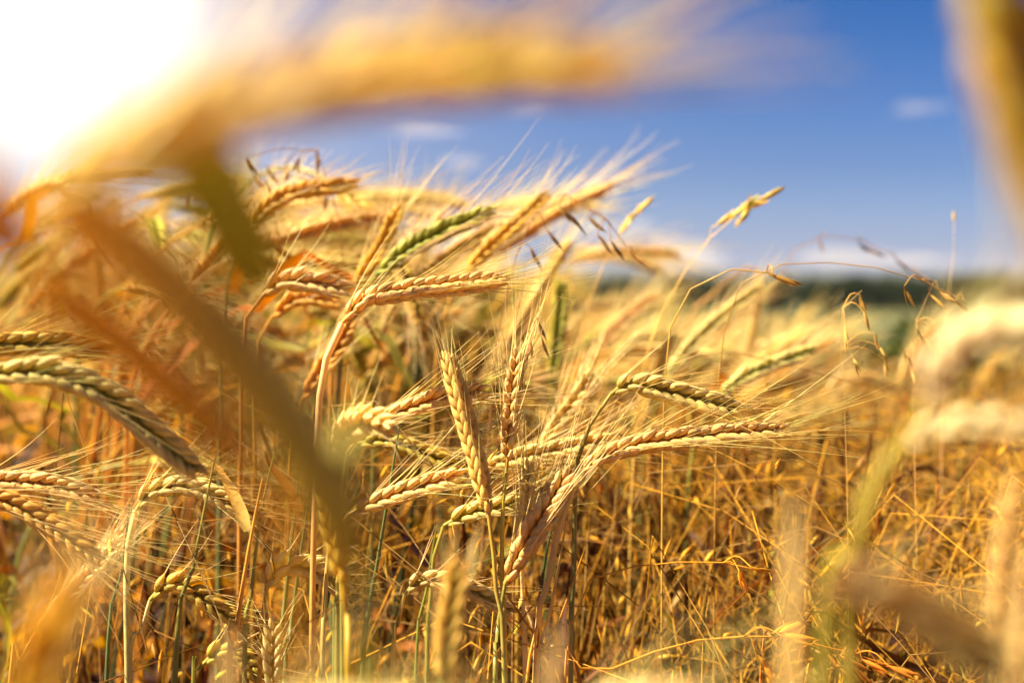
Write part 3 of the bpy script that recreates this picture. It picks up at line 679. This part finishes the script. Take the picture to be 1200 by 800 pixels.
# the rest of the field, past counting
def build_field():
    g = np.random.default_rng(77); parts = []
    for i in range(10):
        sm, ks, aw, lv = proto_arrays(i + 12, 'lo')
        mb = MB()
        for m in [sm, ks, aw] + lv: mb.add(*m.arrays())
        parts.append(mb.arrays())
    out = MB()
    n = 0
    while n < 3000:
        d = 1.9 + 10.5 * g.random() ** 1.1
        px = g.uniform(-80, 1280) if g.random() < .6 else g.uniform(560, 1000); x = (px - 600) * KPX * d
        if px > 900 and d > 5.5: continue
        if px > 900 and g.random() < .3: continue
        if 850 < px < 1180 and d < 3.0 and g.random() < .7: continue
        v, q, c = parts[g.integers(0, 10)]
        a = g.normal(0, .8); ca, sa = math.cos(a), math.sin(a); s = (top_height(px) - abs(g.normal(0, .07)) - .03 - float(np.interp(d, [2.2, 4.5, 12], [.02, .16, .21])) * (1 if px > 560 else .3)) / .97
        if px < 620 and d > 4: s *= .97
        vv = v * s; vv = np.c_[vv[:, 0] * ca - vv[:, 1] * sa, vv[:, 0] * sa + vv[:, 1] * ca, vv[:, 2]]
        vv[:, 0] += vv[:, 2] * g.normal(.03, .05)
        out.add(vv + [x, d, 0], q, np.clip(c * (1 + g.normal(0, .15)), .01, .85)); n += 1
    o = link('barley_crop', out.mesh('barley_crop', M_EAR)); tag(o, 'dense mass of ripe barley filling the field behind', 'barley crop', kind='stuff')
build_field()

# ------------------------------------------------------------------ dry undergrowth: blades, stems and spikelets past counting
def spikelets(mb, pos, dirs, ln, wd, col, g):
    T_, Q_, tt = K_LO if len(pos) > 400 else K_MID
    n = len(pos); e1 = unit(np.cross(dirs, g.normal(0, 1, (n, 3)))); e2 = np.cross(dirs, e1)
    v = pos[:, None] + e1[:, None] * (T_[None, :, 0, None] * wd[:, None, None]) + e2[:, None] * (T_[None, :, 1, None] * wd[:, None, None] * .6) + dirs[:, None] * (T_[None, :, 2, None] * ln[:, None, None])
    m = len(T_); q = (Q_[None] + (np.arange(n) * m)[:, None, None]).reshape(-1, 4)
    mb.add(v.reshape(-1, 3), q, np.repeat(np.clip(col * (1 + g.normal(0, .25, n))[:, None], .01, .8), m, 0))

def build_undergrowth():
    g = np.random.default_rng(31); mb = MB()
    for i in range(7200):                                      # dry blades, thickest where the crop is thin
        near = g.random() < .55
        d = (.80 + .55 * g.random() - (.1 if g.random() < .12 else 0)) if near else (1.0 + 2.8 * g.random() ** 1.4)
        px = g.uniform(-80, 1280)
        if near and px < 640:
            if g.random() < .35: continue
            d += .08
        x = (px - 600) * KPX * d
        top = .955 if px > 640 else .93
        z = top - .10 - .34 * g.random() ** .9
        if d < .95: z = max(z, top - .30)
        lp = leaf_path((x, d, z), g.uniform(0, 6.28), .05 + .13 * g.random(), .02 + .10 * g.random(), .02 + .16 * g.random(), 8, g)
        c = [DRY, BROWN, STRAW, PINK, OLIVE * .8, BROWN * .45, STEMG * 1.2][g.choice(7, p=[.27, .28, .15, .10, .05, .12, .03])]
        strip(mb, lp, leaf_width(8, .003 + .0075 * g.random() ** 1.5), np.clip(c * ((.12 + .75 * g.random() ** 2.4) if d < .95 else (.07 + .45 * g.random() ** 2)), .01, .85), (0.2, -.3, 1), g.normal(0, 2), .2, 3)  # shade among the stems put into the blade colour, deeper farther back
    for i in range(2600):                                      # straws
        d = .80 + 3.0 * g.random() ** 1.5; px = g.uniform(-80, 1280); x = (px - 600) * KPX * d
        h = .74 + .22 * g.random() - (.08 if px < 640 and d < .9 else 0); lean = g.normal(.06, .12, 2)
        p = spline([(x, d, 0), (x + lean[0] * .35, d + lean[1] * .35, h * .5), (x + lean[0], d + lean[1], h)], 6)
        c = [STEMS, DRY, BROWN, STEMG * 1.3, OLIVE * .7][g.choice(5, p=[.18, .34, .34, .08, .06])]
        tube(mb, p, .0009 + .0006 * g.random(), c * ((.25 + .6 * g.random() ** 2) if d < 1.0 else (.14 + .42 * g.random() ** 1.7)), 4)  # straw colour darkened with distance too, standing in for shade inside the crop
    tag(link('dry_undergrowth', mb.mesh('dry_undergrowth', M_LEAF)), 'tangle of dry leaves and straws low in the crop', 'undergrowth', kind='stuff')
    # fine bent grass, thickest on the right
    mb = MB(); pos = []; dr = []
    for i in range(2900):
        d = .74 + 1.6 * g.random() ** 1.4; px = g.uniform(600, 1290) if g.random() < .86 else g.uniform(-60, 600)
        x = (px - 600) * KPX * d; h = .80 + .15 * g.random()
        if px < 600: h += .05
        az = g.normal(.1, .9); reach = .08 + .28 * g.random(); 
        p = spline([(x, d, .1), (x + .02, d, h * .7), (x + math.cos(az) * reach * .35, d + math.sin(az) * reach * .35, h), (x + math.cos(az) * reach, d + math.sin(az) * reach, h - .10 * g.random())], 14)
        c = [BROWN * .7, DRY * .7, DRY, SEED * .9][g.integers(0, 4)]
        tube(mb, p, np.interp(np.linspace(0, 1, 14), [0, 1], [.0007, .0003]), c, 3)
        for k in range(g.integers(5, 12)):
            j = g.integers(7, 14); o = p[j] + g.normal(0, .012, 3) - [0, 0, .01]
            pos.append(o); dr.append(unit(g.normal(0, .35, 3) + [.15, 0, -.8 if g.random() < .7 else .6]))
    pos = np.array(pos); dr = np.array(dr); n = len(pos)
    spikelets(mb, pos, dr, .007 + .007 * g.random(n), .0008 + .0008 * g.random(n), np.where((g.random(n) < .5)[:, None], DRY * 1.15, np.where((g.random(n) < .5)[:, None], SEED, STRAW)), g)
    tag(link('wild_grass', mb.mesh('wild_grass', M_LEAF)), 'fine tangled brown wild grass with tiny seeds, thickest on the right', 'wild grass', kind='stuff')
build_undergrowth()

# ------------------------------------------------------------------ wild grass heads one can point at
def wild(label, stem, d, heads, c=SEED, ln=.010, r=.0006, wd=.0011, group=None, foot=(0, 0), twig=.0003):
    """stem: picture points from the tip down; heads: (picture point, hanging direction dx, dy) of single seeds"""
    S = [P(x, y, d) for x, y in stem]; last = S[-1]
    S += [np.array([last[0] + foot[0], last[1] + foot[1], last[2] * .5]), np.array([last[0] + foot[0], last[1] + foot[1], 0])]
    ps = spline(S, 50); base = ps[-1].copy()
    root = empty('wild_grass_stalk', base); tag(root, label, 'wild grass', group)
    m = MB(); tube(m, ps, np.interp(np.linspace(0, 1, 50), [0, .3, 1], [r * .45, r, r * 1.3]), c * 1.2, 5)
    link('stem', m.mesh('stem', M_STEM, base), root)
    g = np.random.default_rng(sum(map(ord, label)))
    hm = MB(); pos = []; dr = []
    for (x, y, dx, dy) in heads:
        q = P(x, y, d + g.normal(0, .008)); v = unit(CR * dx - CU * dy + CF * g.normal(0, .25))
        i = int(np.argmin(np.linalg.norm(ps[:34] - q, axis=1) + np.where(np.arange(34) < 1, .01, 0)))
        a = ps[i]; mid = (a + q) / 2 + CU * .004
        if len(heads) > 1: tube(hm, spline([a, mid, q], 6), twig, c * 1.2, 3)
        for s_ in range(2 if len(heads) > 1 else 1):
            pos.append(q + v * .003 * s_); dr.append(unit(v + g.normal(0, .12, 3)))
    pos = np.array(pos); dr = np.array(dr); n = len(pos)
    spikelets(hm, pos, dr, ln * (.8 + .4 * g.random(n)), wd * (.8 + .4 * g.random(n)), c, g)
    link('seed_head', hm.mesh('seed_head', M_LEAF, base), root)
wild('dark wild oat seeds drooping on the sky right of the golden slanted ear', [(742, 300), (715, 262), (688, 240), (655, 232), (620, 260), (590, 360), (575, 480), (560, 830)], .78,
     [(655, 240, .6, .8), (668, 252, .6, .8), (690, 255, .7, .9), (700, 275, .7, .9), (716, 282, .5, .8), (640, 268, .6, .8), (622, 290, .5, .9), (735, 292, .6, .6)], ln=.012, wd=.0012, c=SEED)
wild('wild grass with tiny dark seeds above the silhouetted golden arched ear', [(372, 178), (385, 215), (398, 260), (402, 330), (395, 430), (392, 830)], .86,
     [(372, 178, .1, 1), (376, 208, .1, 1), (352, 185, -.3, 1), (335, 190, .1, 1), (312, 195, .5, .8), (296, 205, .5, .7), (310, 212, .3, .8), (357, 212, 0, 1), (380, 225, .2, 1), (288, 185, .4, .8)], ln=.011, wd=.0014, c=SEED)
wild('thin wild grass leaning left with seeds, left of the golden arched ear', [(240, 205), (262, 240), (285, 285), (300, 350), (310, 830)], .95,
     [(240, 205, -.3, -.8), (252, 222, .5, .6), (272, 240, .6, .6), (260, 262, .3, .9), (290, 270, .6, .7), (225, 225, -.3, .8)], c=SEED * 1.3)
wild('pale two-pronged grass head standing clear against the blue sky', [(905, 226), (880, 240), (850, 262), (815, 300), (770, 380), (745, 500), (735, 830)], .84,
     [(888, 236, .9, -.45), (876, 243, .9, -.45), (864, 251, .85, -.5), (852, 258, .8, -.55), (838, 266, .8, -.5), (874, 248, .6, -.8), (868, 256, .6, -.8), (862, 266, .6, -.8), (895, 231, .9, -.4)], c=PINK * .95, ln=.012, wd=.0017)
wild('single pale grass spike on the sky beside the cream cloud', [(752, 243), (738, 258), (722, 282), (700, 330), (680, 430), (675, 830)], .9,
     [(748, 248, .7, -.7), (741, 256, .7, -.7), (734, 264, .65, -.75), (728, 273, .6, -.8), (745, 252, .6, -.8)], c=PINK * .95, ln=.011, wd=.0016)
wild('thin brown grass stem arching in a long bow over the dark horizon', [(1130, 352), (1085, 330), (1030, 314), (960, 307), (905, 312), (870, 330), (850, 380), (840, 500), (836, 830)], .72,
     [(1105, 348, .8, .5), (1090, 345, .6, .8), (1060, 335, .4, .9), (1120, 352, .8, .5)], c=STRAW * .55, r=.0005)
wild('brown bent grass stem with a kinked dry top, in front of the horizon', [(905, 320), (890, 312), (876, 307), (850, 319), (815, 335), (790, 365), (778, 480), (775, 830)], .70,
     [(898, 318, .8, .5), (905, 322, .9, .4)], c=STRAW * .7, r=.0007, ln=.013, wd=.0013)
wild('tall faint grass bow above the dark belt of trees', [(1075, 320), (1040, 296), (990, 277), (945, 282), (915, 320), (900, 420), (895, 830)], 1.0,
     [(1020, 292, .8, .5), (1005, 284, .7, .6), (1050, 305, .8, .6), (960, 280, .2, .8), (1072, 318, .8, .6)], c=SEED)
wild('grass head with pale hanging seeds before the dark weeds', [(1010, 340), (1002, 330), (990, 345), (985, 400), (990, 480), (995, 830)], .72,
     [(1008, 345, .3, .9), (1012, 365, .3, .9), (1025, 390, .2, .9), (1030, 405, .3, .9), (1035, 420, .2, .9), (990, 385, .1, .9), (1000, 420, .3, .9)], c=PINK * .8, ln=.008, wd=.0009, r=.00028, twig=.0002)
wild('straw-coloured grass seeds hanging right of the dark weeds', [(1130, 365), (1108, 345), (1090, 335), (1075, 370), (1070, 450), (1075, 830)], .75,
     [(1100, 340, .8, .6), (1075, 385, .4, .9), (1085, 395, .5, .9), (1100, 385, .1, 1), (1104, 400, .1, 1), (1060, 410, .3, .9), (1068, 430, .2, .9)], c=PINK * .8, ln=.008, wd=.0009, r=.00028, twig=.0002)
wild('single seed standing on a hair-thin stem in the blue sky', [(1118, 258), (1118, 290), (1112, 340), (1105, 430), (1100, 830)], .9, [(1118, 259, 0, -1)], c=CREAM, ln=.008, wd=.0015, r=.0003)
wild('long thin grass stem lying level low over the brown tangle', [(925, 746), (880, 745), (830, 748), (790, 756), (735, 775), (690, 800), (660, 840)], .64,
     [(884, 760, .5, .8), (890, 768, .5, .8), (896, 776, .6, .8), (915, 744, .9, .2), (905, 742, .9, -.2)], c=DRY * .9, r=.0010, ln=.014, wd=.0018)
wild('seeded brown grass spray lying at the bottom right of the level stem', [(1050, 782), (1020, 772), (990, 762), (960, 755), (930, 752), (905, 775), (890, 830)], .65,
     [(985, 768, .8, .6), (995, 775, .7, .7), (1010, 772, .8, .4), (1030, 778, .9, .3), (1042, 780, .9, .3), (970, 765, .6, .8), (962, 772, .4, .9)], c=DRY, r=.0006, ln=.013, wd=.0013)
wild('fine grass stem crossing level above the brown tangle on the right', [(900, 670), (862, 660), (800, 658), (740, 664), (690, 680), (670, 740), (665, 830)], .65,
     [(866, 668, .2, .9), (872, 680, .2, .9), (880, 664, .9, .3)], c=DRY * 1.1, r=.0006)
wild('dry grass wisp with few seeds between the slim upright ear and green ear', [(628, 362), (622, 395), (612, 440), (606, 540), (600, 830)], .72,
     [(630, 372, .2, .9), (622, 400, -.2, .9), (635, 395, .3, .9), (618, 380, -.3, .8)], c=SEED * 1.2)

# ------------------------------------------------------------------ dark weeds between crop and meadow
def weed(px, d, ztop, wid, seed, label):
    g = np.random.default_rng(seed); x = (px - 600) * KPX * d; root = empty('weed_plant', (x, d, 0)); tag(root, label, 'weed')
    st = MB(); cs = []; rs = []
    for k in range(6):
        t_ = g.normal(0, wid * .35, 2); z = ztop * (.86 + .14 * g.random())
        tube(st, spline([(0, 0, 0), (t_[0] * .5, t_[1] * .5, z * .55), (t_[0], t_[1], z)], 8), .004, GREEN * .6, 5)
        for j in range(6): 
            f = .80 + .22 * g.random(); cs.append((t_[0] * f, t_[1] * f, z * f)); rs.append(wid * .2)
    fo = MB(); leaf_cloud(fo, cs, rs, 3000, .022, np.array([[.030, .046, .009], [.040, .055, .011], [.020, .032, .007]]), g, 1.0)
    link('stem', st.mesh('stem', M_STEM), root); link('foliage', fo.mesh('foliage', M_GREEN), root)
weed(1000, 2.3, .955, .30, 1, 'widest dark green weed patch right of the light green ear')
weed(1110, 2.5, .955, .30, 2, 'dark green weed behind the blurred cream arch')
weed(905, 2.6, .955, .26, 3, 'dark green weed just below the hanging faint ear')
weed(540, 1.6, 1.0, .15, 4, 'dark green weed glimpsed below the sharp cream ear')
weed(800, 2.8, .955, .22, 5, 'dark green weed behind the pale green slanting ear')
